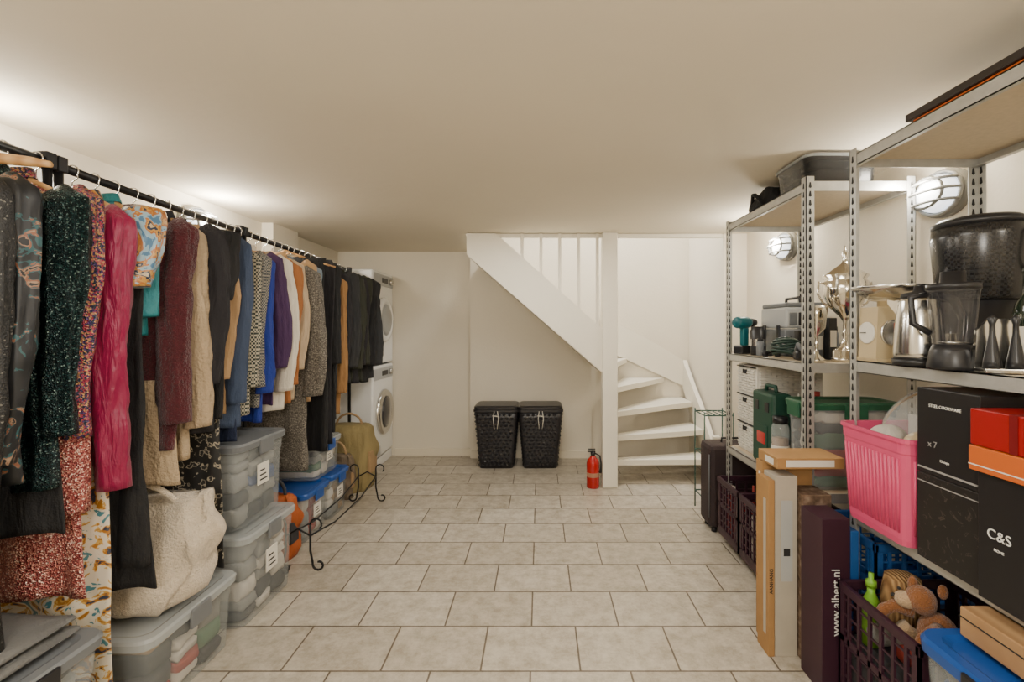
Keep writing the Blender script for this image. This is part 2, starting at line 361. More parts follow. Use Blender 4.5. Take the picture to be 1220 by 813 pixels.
# ------------------------------------------------------------------ containers
def bin_(name,x0,x1,y0,y1,z0,z1,lid,body=None,contents=(),clips=None,label=True,lidh=.03,over=.012):
    body=body or CLEAR; b=B(name); cx,cy=(x0+x1)/2,(y0+y1)/2; hx,hy=(x1-x0)/2-over,(y1-y0)/2-over; zt=z1-lidh
    H=zt-z0
    prof=[(.90,z0),(.93,z0+.008),(.97,z0+H*.8),(.985,z0+H*.82),(1,zt)]
    outer=[rrect(hx*s,hy*s,.04,z,5,cx,cy) for s,z in prof]
    b.loft(outer,body,True,(True,False))
    rim=[rrect(hx+.006,hy+.006,.044,zt-.012,5,cx,cy),rrect(hx+.006,hy+.006,.044,zt,5,cx,cy),rrect(hx-.003,hy-.003,.038,zt,5,cx,cy),rrect(hx-.003,hy-.003,.038,zt-.012,5,cx,cy)]
    b.loft(rim,LIDW,False,closed=True)
    if lid:
        b.loft([rrect(hx+over*.8,hy+over*.8,.045,zt-.008,5,cx,cy),rrect(hx+over,hy+over,.045,zt+lidh*.5,5,cx,cy),rrect(hx+over*.5,hy+over*.5,.045,zt+lidh*.8,5,cx,cy),rrect(hx-.02,hy-.02,.04,zt+lidh*.8,5,cx,cy),rrect(hx-.035,hy-.035,.04,z1-lidh*.45,5,cx,cy)],lid,False)
        cl=clips or lid
        for sx in (-1,1): b.box(cx+sx*(hx+over)-.006,cx+sx*(hx+over)+.006,cy-.05,cy+.05,zt-.05,zt+lidh*.6,cl,.004)
        for sy in (-1,1): b.box(cx-.05,cx+.05,cy+sy*(hy+over)-.006,cy+sy*(hy+over)+.006,zt-.05,zt+lidh*.6,cl,.004)
    r=random.Random(len(name)+int(x0*100)+int(y0*100)); n=len(contents)
    if n:
        top=zt-.02
        for i in range(3):
            z=z0+.012
            while z<top-.03:
                h=min(r.uniform(.035,.09),top-z); ey=cy-hy*.84+hy*.84*(2*i+1)/3; rx=hx*.86; ry=hy*.84/3*1.0; mm=contents[r.randrange(n)]; sd=r.uniform(0,50)
                rings=[]
                for q,(s,zz) in enumerate([(.90,0),(.98,.10),(1,.35),(1,.65),(.98,.88),(.88,1)]):
                    rings.append([(cx+rx*s*math.copysign(abs(cos(a))**.25,cos(a))*(1+.06*nz(a,q*.7,sd)),ey+ry*s*math.copysign(abs(sin(a))**.25,sin(a)),z+h*zz+.016*nz(cos(a)*3,sin(a)*3,sd)) for a in [2*pi*j/28 for j in range(28)]])
                b.loft(rings,mm)
                z+=h+.001
    if label:
        b.box(cx+hx*.975,cx+hx*.985+.002,cy-.045,cy+.045,z0+H*.45,z0+H*.72,WPL)
        for q in range(3): b.box(cx+hx*.985+.002,cx+hx*.985+.0026,cy-.03,cy+.03-.01*q,z0+H*(.5+.06*q),z0+H*(.52+.06*q),DARK)
    return b.done()
c_blue=mat('blue_cloth',(.05,.09,.22),.8); c_red=mat('red_cloth',(.3,.04,.03),.8); c_white=mat('white_cloth',(.55,.51,.45),.85,bump=.3,wrinkle=.3); c_dk=mat('dark_cloth',(.04,.04,.045),.85); c_tan=mat('tan_cloth',(.34,.22,.11),.85); c_gr=mat('green_cloth',(.08,.16,.09),.8); c_gy=mat('grey_cloth',(.22,.22,.21),.9,bump=.3,bscale=150); c_pk=mat('dusty_pink_cloth',(.35,.14,.14),.85)
LIDG=mat('grey_lid',(.15,.16,.17),.45); LIDB=mat('blue_lid',(.012,.07,.30),.35); LIDGR=mat('green_lid',(.015,.09,.045),.4); LIDW=mat('clear_lid',(.52,.55,.55),.25,alpha=.5)
bin_('storage_box',-1.72,-1.25,2.0,2.44,.001,.41,LIDW,None,(c_gy,c_white,c_white,c_dk,c_gy),LIDG)
bin_('storage_box',-1.76,-1.29,2.02,2.42,.412,.80,LIDG,None,(c_gy,c_dk,c_blue,c_gy,c_dk),LIDG)
bin_('storage_box',-1.74,-1.25,1.50,1.97,.001,.30,LIDW,None,(c_tan,c_dk,c_white,c_gy,c_gr,c_red),LIDG,False)
bin_('storage_box',-1.72,-1.20,.93,1.32,.001,.47,LIDG,None,(c_dk,c_gy),BLKP,False)
bin_('storage_box',-1.85,-1.39,2.80,3.14,.001,.31,LIDB,None,(c_white,c_white,c_red,c_gy))
bin_('storage_box',-1.85,-1.39,3.16,3.46,.001,.31,LIDB,None,(c_tan,c_white,c_gy))
bin_('storage_box',-1.86,-1.42,3.02,3.40,.312,.56,LIDW,None,(c_white,c_gr,c_gy,c_white),LIDB)
TRG=mat('charcoal_trouser_cloth',(.13,.13,.125),.9,bump=.3,bscale=200,wrinkle=.3)
b=B('folded_trousers')
for k,(zo,w) in enumerate([(0,.19),(.03,.18)]):
    rings=[]
    for i in range(20):
        t=i/19; y=.98+.30*t; cx=-1.44; zz=.472+zo+.012
        rings.append([(cx+w*math.copysign(abs(cos(a))**.6,cos(a)),y+.02*nz(a,t*3,k),zz+.012*math.copysign(abs(sin(a))**.7,sin(a))+(.006*sin(9*t+4*cos(a)) if sin(a)>0 else 0)) for a in [2*pi*j/24 for j in range(24)]])
    b.loft(rings,TRG)
b.done()
FLE=mat('teddy_fleece',(.60,.51,.39),.95,bump=1,bscale=130,var=.2,vscale=60,sheen=.3)
b=B('fleece_tote_bag')
rings=[]
for k in range(29):
    t=k/28; z=.303+.38*t; s=(.84+.22*sin(pi*min(1,t*1.6)*.5)) if t>.06 else .7+t*3.2
    rings.append([(-1.44+.03*sin(3*t)+.19*s*math.copysign(abs(cos(a))**.6,cos(a))*(1-.06*t)+.035*nz(cos(a)*2,sin(a)*2,t*4),1.72+.04*t+.15*(1-.65*t)*s*math.copysign(abs(sin(a))**.8,sin(a))+.045*nz(cos(a)*2+5,sin(a)*2,t*3),z-.03*t*(1-abs(cos(a)))+.07*t*nz(cos(a)*2,sin(a),3)) for a in [2*pi*j/44 for j in range(44)]])
b.loft(rings,FLE,True,(True,True))
b.tube([(-1.43+.10*cos(a),1.73-.06*sin(a),.65+.10*sin(a)) for a in [pi*i/14 for i in range(15)]],.011,FLE)
b.done()
b=B('wrought_iron_rack')
for y in (2.50,3.50):
    for x,s in ((-1.22,1),(-1.35,-1)):
        pts=[(x,y,.26),(x,y,.20),(x,y,.12),(x+s*.012,y,.06)]
        pts+=[(x+s*(.045-.032*cos(a)*(1-i*.05)),y,.045-.032*sin(a)*(1-i*.05)) for i,a in enumerate([j*.5 for j in range(11)])]
        b.tube(pts,.006,BLKM)
        b.tube([(x,y,.26)]+[(x+s*(.03-.03*cos(a)),y,.26+.03*sin(a)) for a in [j*.5 for j in range(9)]],.005,BLKM)
    b.tube([(-1.22,y,.20),(-1.285,y,.235),(-1.35,y,.20)],.005,BLKM)
for x in (-1.22,-1.35): b.tube([(x,2.50,.20),(x,2.8,.15),(x,3.2,.15),(x,3.50,.20)],.005,BLKM)
b.done()
KH=mat('khaki_canvas',(.27,.21,.09),.85,bump=.3,bscale=120,wrinkle=.4)
def softbag(name,x,y,z0,hx,hy,h,m,m2,sd=0):
    b=B(name); rings=[]
    for k in range(19):
        t=k/18; s=(.92+.12*sin(pi*t)) if t<.95 else .8
        rings.append([(x+hx*s*math.copysign(abs(cos(a))**.55,cos(a))+.03*nz(cos(a)*2,sin(a)*2,t*4+sd),y+hy*(s-.35*t)*math.copysign(abs(sin(a))**.6,sin(a))+.03*nz(cos(a)*2+sd,sin(a)*2,t*4),z0+h*t) for a in [2*pi*j/32 for j in range(32)]])
    b.loft(rings,m); b.tube([(x+hx*.55*cos(a),y,z0+h*.97+.10*sin(a)) for a in [pi*i/12 for i in range(13)]],.009,m2)
    b.box(x+hx*.9,x+hx*1.06,y-hy*.5,y+hy*.5,z0+h*.25,z0+h*.6,m2,.008)
    return b.done()
softbag('khaki_shoulder_bag',-1.56,3.85,.001,.19,.16,.52,KH,c_tan)
softbag('patterned_shoulder_bag',-1.55,3.60,.001,.12,.05,.34,F0:=mat('taupe_canvas',(.16,.12,.08),.8,bump=.3,wrinkle=.4),c_tan,4)
softbag('orange_bag',-1.50,2.66,.001,.11,.09,.36,mat('orange_fabric',(.36,.08,.015),.7,bump=.2,wrinkle=.3),c_dk)
# ------------------------------------------------------------------ clothing racks
def railx(y): return -1.5-(y-1.306)*.06
RZ=1.81
def rack(y0,y1):
    b=B('clothing_rack'); xa,xb=railx(y0),railx(y1)
    b.tube([(xa,y0,RZ),(xb,y1,RZ)],.014,BLKM,14)
    for y,x in ((y0,xa),(y1,xb)):
        b.tube([(x,y,RZ+.03),(x,y,.03)],.013,BLKM,12)
        b.tube([(x-.24,y,.03),(x+.24,y,.03)],.013,BLKM,12)
        b.box(x-.018,x+.018,y-.016,y+.016,RZ-.02,RZ+.03,BLKM,.004)
        for q in (-.22,.22): b.lathe([(.016,0),(.016,.02)],(x+q,y,.001),BLKP,12)
    b.done()
rack(.6,1.438); rack(1.474,2.458); rack(2.496,4.12)
# ------------------------------------------------------------------ fabrics
F={}
def fab(n,c,**k):
    k.setdefault('rough',.85); k.setdefault('bump',.25); k.setdefault('bscale',200); k.setdefault('var',.15); k.setdefault('wrinkle',.5); F[n]=mat('fabric_'+n,c,**k); return F[n]
fab('black',(.009,.009,.010)); fab('black2',(.014,.013,.016)); fab('charcoal',(.022,.023,.025)); fab('navy',(.010,.017,.045)); fab('olive',(.026,.028,.018))
fab('royal',(.010,.028,.22)); fab('white',(.60,.55,.46)); fab('tan',(.38,.24,.12)); fab('camel',(.27,.14,.05)); fab('cream',(.40,.30,.19),bump=.8,bscale=90)
fab('beige',(.42,.32,.21)); fab('rust',(.30,.11,.03)); fab('slate',(.04,.06,.11)); fab('ltblue',(.15,.19,.23)); fab('teal',(.01,.17,.19),rough=.5)
fab('magenta',(.21,.001,.040),rough=.42,bump=.1,sheen=.1,wrinkle=.7); fab('burgundy',(.065,.003,.008),bump=1,bscale=160,sheen=.2,var=.5,vscale=60); fab('plum',(.05,.02,.07))
F['seqteal']=ramp_mat('fabric_teal_sequins','vor',300,[(0,(.002,.006,.007)),(.64,(.003,.014,.016)),(.90,(.012,.05,.05)),(1,(.2,.28,.26))],rough=.28,metal=.6,bump=.6)
F['seqpink']=ramp_mat('fabric_pink_sequins','vor',280,[(0,(.14,.015,.02)),(.5,(.38,.09,.08)),(.8,(.6,.27,.2)),(1,(.9,.7,.6))],rough=.28,metal=.5,bump=.6)
F['seqblk']=ramp_mat('fabric_black_sequins','vor',260,[(0,(.004,.004,.004)),(.95,(.008,.008,.008)),(1,(.16,.15,.13))],rough=.5,metal=.1,bump=.25)
F['seqmulti']=ramp_mat('fabric_multicolour_sequins','vor',240,[(0,(.02,.03,.05)),(.25,(.3,.03,.06)),(.45,(.35,.12,.12)),(.6,(.45,.25,.1)),(.8,(.06,.03,.12)),(1,(.7,.5,.5))],rough=.3,metal=.4,bump=.5,interp='CONSTANT')
F['floral']=ramp_mat('fabric_dark_floral','noise',18,[(0,(.006,.007,.009)),(.54,(.007,.008,.010)),(.57,(.015,.07,.08)),(.605,(.22,.08,.04)),(.635,(.28,.18,.11)),(.665,(.007,.008,.010))],rough=.5,dist=1.5,interp='CONSTANT')
F['print']=ramp_mat('fabric_satin_print','noise',9,[(0,(.06,.16,.28)),(.42,(.25,.38,.45)),(.49,(.38,.13,.02)),(.54,(.50,.27,.06)),(.58,(.015,.03,.07)),(.64,(.5,.4,.26))],rough=.35,dist=2,interp='CONSTANT')
F['scarf']=ramp_mat('fabric_baroque_print','noise',16,[(0,(.03,.04,.07)),(.38,(.36,.15,.02)),(.44,(.52,.32,.08)),(.48,(.62,.56,.45)),(.60,(.62,.56,.45)),(.64,(.06,.2,.24))],rough=.4,dist=2.5,interp='CONSTANT')
F['hound']=ramp_mat('fabric_houndstooth','check',110,[(0,(.025,.035,.03)),(1,(.42,.38,.29))],rough=.9,interp='CONSTANT')
F['bwprint']=ramp_mat('fabric_monochrome_print','noise',34,[(0,(.012,.012,.012)),(.52,(.012,.012,.012)),(.55,(.32,.28,.21)),(.60,(.02,.02,.02))],rough=.6,interp='CONSTANT')
F['check2']=ramp_mat('fabric_check','check',140,[(0,(.04,.05,.06)),(1,(.26,.24,.20))],rough=.9,interp='CONSTANT')
F['tweed']=ramp_mat('fabric_tweed','noise',160,[(.3,(.03,.026,.022)),(.55,(.13,.115,.095)),(.75,(.32,.29,.24))],rough=.95,bump=.4)
HZ=.10
def garment(name,Y,L,m,hw=.23,th=.033,sleeve=.62,sm=None,yaw=0,top=None,pants=False,hem=None,flare=.0,xo=0,sr=.046,collar=True,cuff=True):
    r=random.Random(int(Y*1000)); b=B(name); x0=railx(Y)+xo
    T=Matrix.Translation((x0,Y,RZ))@Matrix.Rotation(yaw,4,'Z')
    if top is None: top=r.uniform(.075,.125)
    zt=-top; ph=r.uniform(0,6); k1=r.uniform(12,22); ph2=r.uniform(0,6); sd=r.uniform(0,100)
    lean=r.uniform(-.01,.045); out=r.uniform(-.01,.035)
    hook=[(0,0,-top+.02),(0,0,-.035),(.018,0,-.022)]+[(.02*cos(a),0,.0+.02*sin(a)) for a in [-.6+j*.42 for j in range(10)]]
    b.tube(hook,.0022,CHROME,6,T)
    b.tube([(-hw*.86,0,zt-.068),(-.08,0,zt-.01),(0,0,zt+.022),(.08,0,zt-.01),(hw*.86,0,zt-.068)],[.007,.009,.010,.009,.007] if not pants else .006,WOOD,8,T)
    N=60; rings=[]
    def wr(x,z,s,amp): return amp*(nz(x*9,z*1.6,sd+s)+.55*nz(x*22,z*4,sd+s+9))
    if not pants:
        lv=[(0,.26),(.012,.36),(.03,.55),(.055,.80),(.075,.93),(.10,.985),(.16,1)]
        n=32
        for i in range(1,n+1): lv.append((.16+(L-.16)*i/n,1+flare*i/n))
        for d,w in lv:
            t=min(1,d/L); A=.003+.014*min(1,max(0,d-.1)/.3); ring=[]
            thick=th*(.45+.55*min(1,d/.15))
            for j in range(N):
                a=2*pi*j/N; cx=math.copysign(abs(cos(a))**.7,cos(a)); sy=math.copysign(abs(sin(a))**.7,sin(a))
                x=hw*w*cx*(.92+.05*nz(d*3,sd,1)); y=thick*sy+A*sin(k1*x*2.0+ph+d*1.2)*(.4+.6*abs(cx))+wr(x,d,sy*.6,.026*min(1,d/.2))
                ring.append((x+.012*nz(d*6,sd,sy)*abs(cx),y,zt-d+.02*nz(x*7,sd,0)*t))
            rings.append(ring)
        b.loft(rings,m,True,(True,True),T)
        if sleeve:
            for s in (1,-1):
                rs=[]; n=36; ph3=r.uniform(0,6)
                for i in range(n+1):
                    t=i/n; d=.035+t*sleeve
                    cx=s*(hw*(.86 if i<2 else .93)+out*sin(t*2.2)+.010*sin(t*5+ph3)); cy=-.004-lean*t-.010*sin(t*3+ph3)*t
                    rr=sr*(1.08-.26*t)
                    if i==0: rr*=.35
                    elif i==1: rr*=.75
                    elif i==2: rr*=.95
                    if cuff and i>=n-3: rr=sr*.86
                    ring=[]
                    for j in range(34):
                        a=2*pi*j/34
                        w=1+(.30*nz(cos(a)*2.4,sin(a)*2.4,d*3.2+sd+s*3)+.18*nz(cos(a)*4.5,sin(a)*4.5,d*9+sd)+.09*nz(cos(a),sin(a),d*22+sd))*(.35 if i>=n-3 else 1)
                        ring.append((cx+rr*w*cos(a)*1.08,cy+rr*w*sin(a)*.82,zt-d+(.014*s*cos(a) if i<3 else .004*cos(a))))
                    rs.append(ring)
                b.loft(rs,sm or m,True,(True,True),T)
        if collar:
            b.loft([[(.075*q*cos(a),.03*q*sin(a),zt+z+.012*cos(a)**2) for a in [2*pi*j/20 for j in range(20)]] for q,z in ((1.15,-.03),(1.0,.012),(1.1,.014),(1.25,-.015))],sm or m,True,(False,False),T)
    else:
        n=30
        for i in range(n+1):
            d=L*i/n; ring=[]; w=hw*(.80+.05*sin(d*4+ph)) if i else hw*.78
            for j in range(N):
                a=2*pi*j/N; cx=math.copysign(abs(cos(a))**.8,cos(a)); sy=math.copysign(abs(sin(a))**.8,sin(a))
                x=w*cx; y=th*sy*(.5 if i==0 else 1)+.012*sin(k1*x*1.6+ph)*min(1,d/.15)+wr(x,d*.5,sy*.5,.02)
                ring.append((x,y,zt-.02-d))
            rings.append(ring)
        b.loft(rings,m,True,(True,True),T)
    if hem:
        m2,L2=hem; rings=[]
        for i in range(22):
            q=i/21; d=L*.7+(L2-L*.7)*q; ring=[]
            for j in range(N):
                a=2*pi*j/N; x=hw*(.82+(.12+flare)*q)*math.copysign(abs(cos(a))**.8,cos(a))
                ring.append((x,th*.8*sin(a)+.018*sin(x*26+ph)*(.4+q*.6)+wr(x,d,0,.02),zt-d+.02*nz(x*5,sd,3)*q))
            rings.append(ring)
        b.loft(rings,m2,True,(True,True),T)
    return b.done()
G=[
('black_coat',1.10,1.20,'seqblk',dict(sleeve=.95,hw=.22,top=.11,yaw=0)),
('floral_jacket',1.165,.80,'floral',dict(sleeve=.70,hw=.215,top=.10,yaw=0)),
('sequin_dress',1.24,.84,'seqteal',dict(sleeve=.66,hw=.235,hem=('black',.96),top=.10)),
('sequin_dress',1.32,.95,'seqpink',dict(sleeve=.70,hw=.235,sm='seqmulti',hem=('seqpink',1.18),flare=.06,xo=-.01)),
('satin_blouse',1.405,.86,'magenta',dict(sleeve=.84,hw=.235,sr=.050,hem=('scarf',1.62),th=.022,top=.115)),
('evening_dress',1.52,1.20,'black',dict(sleeve=.26,hw=.235,sm='print',sr=.066,hem=('black',1.27),flare=.16,cuff=False,top=.085)),
('teal_top',1.60,.46,'teal',dict(sleeve=.36,hw=.205)),
('fur_cardigan',1.68,.86,'burgundy',dict(sleeve=.72,hw=.24,sr=.054,hem=('cream',.98))),
('knit_cardigan',1.765,.92,'cream',dict(sleeve=.76,hw=.22,sr=.05)),
('black_blazer',1.85,.86,'black2',dict(sleeve=.62,hw=.245,sr=.05,top=.07)),
('black_tshirt',1.935,.80,'black',dict(sleeve=.28,hw=.265,sr=.064,hem=('bwprint',1.40),cuff=False)),
('tan_jumper',2.01,.78,'tan',dict(sleeve=.60,hw=.215)),
('navy_jumper',2.085,.86,'slate',dict(sleeve=.72,hw=.225,hem=('navy',.92))),
('houndstooth_jacket',2.165,.80,'hound',dict(sleeve=.62,hw=.225)),
('patterned_shirt',2.24,.78,'check2',dict(sleeve=.64,hw=.22)),
('blue_shirt',2.315,.84,'royal',dict(sleeve=.66,hw=.225)),
('plum_shirt',2.38,.80,'plum',dict(sleeve=.58,hw=.215)),
('white_shirt',2.44,.84,'white',dict(sleeve=.70,hw=.235)),
('rust_shirt',2.54,.80,'rust',dict(sleeve=.66,hw=.235)),
('beige_jacket',2.615,.80,'beige',dict(sleeve=.60,hw=.225)),
('tweed_coat',2.70,1.20,'tweed',dict(sleeve=.74,hw=.26,sr=.062,th=.04,yaw=.12)),
('tan_shirt',2.79,.86,'tan',dict(sleeve=.66,hw=.245)),
('grey_shirt',2.87,.80,'ltblue',dict(sleeve=.58,hw=.225)),
('black_trousers',2.955,1.22,'black',dict(pants=True,hw=.31,top=.04,yaw=.10)),
('black_trousers',3.03,1.20,'black2',dict(pants=True,hw=.32,top=.04,yaw=.10)),
('black_coat',3.115,1.15,'black',dict(sleeve=.66,hw=.26,top=.05,yaw=.1)),
('black_trousers',3.19,1.05,'charcoal',dict(pants=True,hw=.32,top=.05)),
('camel_coat',3.28,.98,'camel',dict(sleeve=.80,hw=.24,top=.12)),
('black_blazer',3.37,.90,'black2',dict(sleeve=.66,hw=.235,top=.08)),
('charcoal_jacket',3.46,.86,'charcoal',dict(sleeve=.7,hw=.24,top=.06,sr=.058)),
('olive_jacket',3.56,.86,'olive',dict(sleeve=.72,hw=.24,sr=.062,top=.06)),
('black_jacket',3.66,.88,'black2',dict(sleeve=.70,hw=.235,sr=.062,top=.06)),
('olive_jacket',3.76,.86,'olive',dict(sleeve=.70,hw=.24,sr=.064,th=.04,top=.06)),
('black_jacket',3.87,.88,'black',dict(sleeve=.72,hw=.245,sr=.064,th=.04,top=.06)),
('padded_jacket',3.99,.86,'charcoal',dict(sleeve=.72,hw=.25,sr=.064,th=.04,top=.06)),
]
for n,Y,L,m,k in G:
    if k.get('sm'): k['sm']=F[k['sm']]
    if k.get('hem'): k['hem']=(F[k['hem'][0]],k['hem'][1])
    k.setdefault('yaw',R.uniform(-.08,.13)); garment(n,Y,L,F[m],**k)
b=B('wooden_hanger'); x0=railx(1.215); T=Matrix.Translation((x0+.01,1.205,RZ))
b.tube([(0,0,-.07),(0,0,-.035),(.018,0,-.022)]+[(.02*cos(a),0,.02*sin(a)) for a in [-.6+j*.42 for j in range(10)]],.0025,CHROME,6,T)
b.loft([[(x,.008*cos(a),-.066-.022*(abs(x)/.23)**1.5+h*sin(a)) for a in [2*pi*j/12 for j in range(12)]] for x,h in ((-.23,.008),(-.18,.013),(-.1,.015),(0,.017),(.1,.015),(.18,.013),(.23,.008))],WOOD,True,(True,True),T)
b.done()
# ------------------------------------------------------------------ right side objects
def crate(name,x0,x1,y0,y1,z0,z1,m,nv=7,nh=4):
    b=B(name); w=.008
    b.box(x0+.01,x1-.01,y0+.01,y1-.01,z0,z0+.008,m)
    for (xa,xb,ya,yb,ax) in ((x0,x0+w,y0,y1,'y'),(x1-w,x1,y0,y1,'y'),(x0,x1,y0,y0+w,'x'),(x0,x1,y1-w,y1,'x')):
        b.box(xa-.004,xb+.004,ya-.004,yb+.004,z1-.03,z1,m,.003); b.box(xa,xb,ya,yb,z0,z0+.05,m)
        b.box(xa,xb,ya,yb,z0+(z1-z0)*.52,z0+(z1-z0)*.57,m)
        for i in range(nv+1):
            if ax=='y':
                c=ya+(yb-ya)*i/nv; ww=.014 if i in(0,nv) else .006
                c=min(max(c,ya+ww),yb-ww); b.box(xa,xb,c-ww,c+ww,z0+.04,z1-.02,m)
            else:
                c=xa+(xb-xa)*i/nv; ww=.014 if i in(0,nv) else .006
                c=min(max(c,xa+ww),xb-ww); b.box(c-ww,c+ww,ya,yb,z0+.04,z1-.02,m)
        for j in range(1,nh*2):
            z=z0+(z1-z0)*j/(nh*2); b.box(xa+.002,xb-.002,ya+.002,yb-.002,z-.003,z+.003,m)
    return b
PUR=mat('plum_plastic',(.035,.011,.022),.45); BLUEC=mat('blue_plastic',(.012,.08,.28),.4)
for y0 in (2.27,2.585):
    b=crate('plastic_crate',1.09,1.50,y0,y0+.30,.062,.40,PUR); b.done()
ORG=mat('orange_card',(.50,.10,.01),.5)
GCASE=mat('green_case_plastic',(.010,.05,.032),.5)
def clutter(name,x0,x1,y0,y1,z0,n,seed,hmax=.1,mats=None,cell=.075):
    r=random.Random(seed); b=B(name); mats=mats or [c_red,WPL,BLKP,BLKP,GREYP,CHROME,GREYP,KRAFT,c_blue,GCASE]
    nx=max(1,int((x1-x0)/cell)); ny=max(1,int((y1-y0)/cell)); cells=[(i,j) for i in range(nx) for j in range(ny)]; r.shuffle(cells)
    for i,j in cells[:n]:
        cx=x0+(i+.5)*(x1-x0)/nx; cy=y0+(j+.5)*(y1-y0)/ny; w=cell*.4; h=r.uniform(.4,1)*hmax; mm=mats[r.randrange(len(mats))]; k=r.randrange(4)
        T=Matrix.Translation((cx,cy,z0))@Matrix.Rotation(r.uniform(0,1.5),4,'Z')
        if k==0: b.box(-w,w,-w*.7,w*.7,0,h,mm,.003,T); b.box(-w*.8,w*.8,-w*.71,-w*.7,h*.3,h*.7,WPL,0,T)
        elif k==1:
            b.lathe([(w*.8,0),(w*.85,.005),(w*.85,h*.8),(w*.6,h*.85)],(0,0,0),mm,18,T); b.lathe([(w*.65,h*.84),(w*.65,h),(0,h)],(0,0,0),mats[r.randrange(len(mats))],18,T)
        elif k==2:
            b.lathe([(w*.7,0),(w*.7,h*.55),(w*.25,h*.7),(w*.25,h),(0,h)],(0,0,0),mm,16,T); b.tube([(w*.2,0,h*.95),(w*.7,0,h*.92),(w*.8,0,h*.8)],.004,BLKP,6,T)
        else:
            b.tube([(-w,0,.012),(-w*.3,.01,.02),(w*.5,0,.02),(w,-.005,h*.5)],[.010,.012,.009,.006],mm,8,T); b.box(-w,-w*.2,-.012,.012,0,.03,BLKP,.003,T)
    return b.done()
clutter('crate_clutter',1.11,1.47,2.29,2.55,.072,14,4,.40,[c_red,c_white,c_dk,c_dk,RED,GREYP]); clutter('crate_clutter',1.11,1.47,2.605,2.865,.072,14,5,.38,[c_red,c_white,c_dk,c_dk,RED,GREYP])
b=B('black_suitcase'); b.box(1.08,1.46,2.98,3.18,.03,.56,mat('suitcase_fabric',(.03,.018,.02),.7,bump=.3,bscale=150),.03)
for x in (1.12,1.42):
    for y in (3.02,3.14): b.lathe([(.018,0),(.018,.03)],(x,y,.001),BLKP,12)
b.tube([(1.19,3.08,.56),(1.19,3.08,.585),(1.35,3.08,.585),(1.35,3.08,.56)],.007,BLKP); b.tube([(1.078,2.99,.1),(1.078,2.99,.5)],.004,GREYP)
b.done()
GW=mat('green_wire',(.035,.09,.07),.5)
b=B('wire_plant_stand')
for x in (1.14,1.34):
    for y in (3.25,3.45): b.tube([(x,y,.001),(x,y,.72)],.005,GW)
for z in (.12,.42,.70):
    b.tube([(1.14,3.25,z),(1.34,3.25,z),(1.34,3.45,z),(1.14,3.45,z)],.005,GW,closed=True)
    for i in range(1,5): b.tube([(1.14+.20*i/5,3.25,z),(1.14+.20*i/5,3.45,z)],.0035,GW,6)
b.done()
b=B('woven_drawer_unit')
b.box(1.21,1.58,2.62,2.86,.587,1.09,WPL,.004)
for i,z in enumerate((.60,.765,.93)):
    for k in range(9):
        zz=z+.008+.015*k
        for q in range(7):
            o_=.005*((q+k)%2)
            b.box(1.200-o_,1.212,2.635+.03*q,2.663+.03*q,zz,zz+.011,WPL,.002)
        for q in range(11):
            o_=.005*((q+k)%2)
            b.box(1.225+.031*q,1.254+.031*q,2.612-o_,2.622,zz,zz+.011,WPL,.002)
    b.box(1.193,1.197,2.715,2.765,z+.11,z+.135,DARK); b.box(1.199,1.211,2.625,2.86,z+.147,z+.152,DARK)
b.done()
b=B('green_tool_case'); b.box(1.17,1.27,2.36,2.59,.587,.97,GCASE,.015); b.tube([(1.22,2.42,.965),(1.22,2.43,1.0),(1.22,2.52,1.0),(1.22,2.53,.965)],.010,GCASE)
b.box(1.166,1.172,2.40,2.44,.87,.92,BLKP,.002); b.box(1.166,1.172,2.51,2.55,.87,.92,BLKP,.002); b.box(1.165,1.171,2.41,2.54,.66,.80,GCASE,.004); b.box(1.1645,1.1655,2.43,2.52,.70,.76,RED); b.done()
AMB=mat('amber_jar_contents',(.16,.08,.03),.4)
for x,y,h,cm in ((1.19,2.325,.28,BLKP),(1.29,2.33,.30,BLKP),(1.39,2.335,.22,RED),(1.49,2.335,.26,WPL)):
    b=B('glass_jar'); b.lathe([(.038,0),(.042,.01),(.042,h*.8),(.032,h*.88),(.032,h*.9)],(x,y,.587),GLASS,24); b.lathe([(.037,.006),(.037,h*.62),(0,h*.63)],(x,y,.587),AMB,20); b.lathe([(.035,h*.88),(.035,h),(.0,h)],(x,y,.587),cm,24)
    b.lathe([(.0425,h*.25),(.0425,h*.5)],(x,y,.587),WPL,24,cap=(False,False)); b.done()
clutter('tool_clutter',1.30,1.56,2.38,2.60,.587,9,9,.40)
bin_('green_lidded_box',1.17,1.60,2.055,2.275,.587,.98,LIDGR,None,(c_gy,c_dk,c_gr,c_white,c_dk,c_red),LIDGR,False)
TEAL=mat('teal_tool_plastic',(.0,.10,.12),.4)
b=B('cordless_drill'); T=Matrix.Translation((1.22,2.80,1.152))@Matrix.Rotation(.5,4,'Z')
b.box(-.06,.05,-.035,.035,0,.05,BLKP,.008,T); b.box(-.025,.02,-.018,.018,.045,.16,TEAL,.010,T)
b.lathe([(.028,0),(.034,.01),(.036,.09),(.030,.11),(.022,.12)],(-.075,0,.185),TEAL,20,T,T=Matrix.Rotation(pi/2,4,'Y'))
b.lathe([(.026,0),(.028,.02),(.022,.05),(.012,.065)],(.04,0,.185),BLKP,16,T,T=Matrix.Rotation(pi/2,4,'Y')); b.box(.018,.030,-.008,.008,.12,.15,BLKP,.003,T); b.done()
b=B('black_canister'); b.lathe([(.04,0),(.042,.02),(.042,.14),(.036,.145),(.036,.16),(0,.162)],(1.24,2.67,1.152),BLKP,24); b.lathe([(.043,.05),(.043,.09)],(1.24,2.67,1.152),CHROME,24,cap=(False,False)); b.done()
b=B('grey_toolbox'); b.box(1.33,1.58,2.55,2.86,1.152,1.30,GREYP,.01); b.box(1.34,1.57,2.56,2.85,1.302,1.42,LGREY,.012); b.box(1.345,1.565,2.565,2.845,1.42,1.445,GREYP,.008)
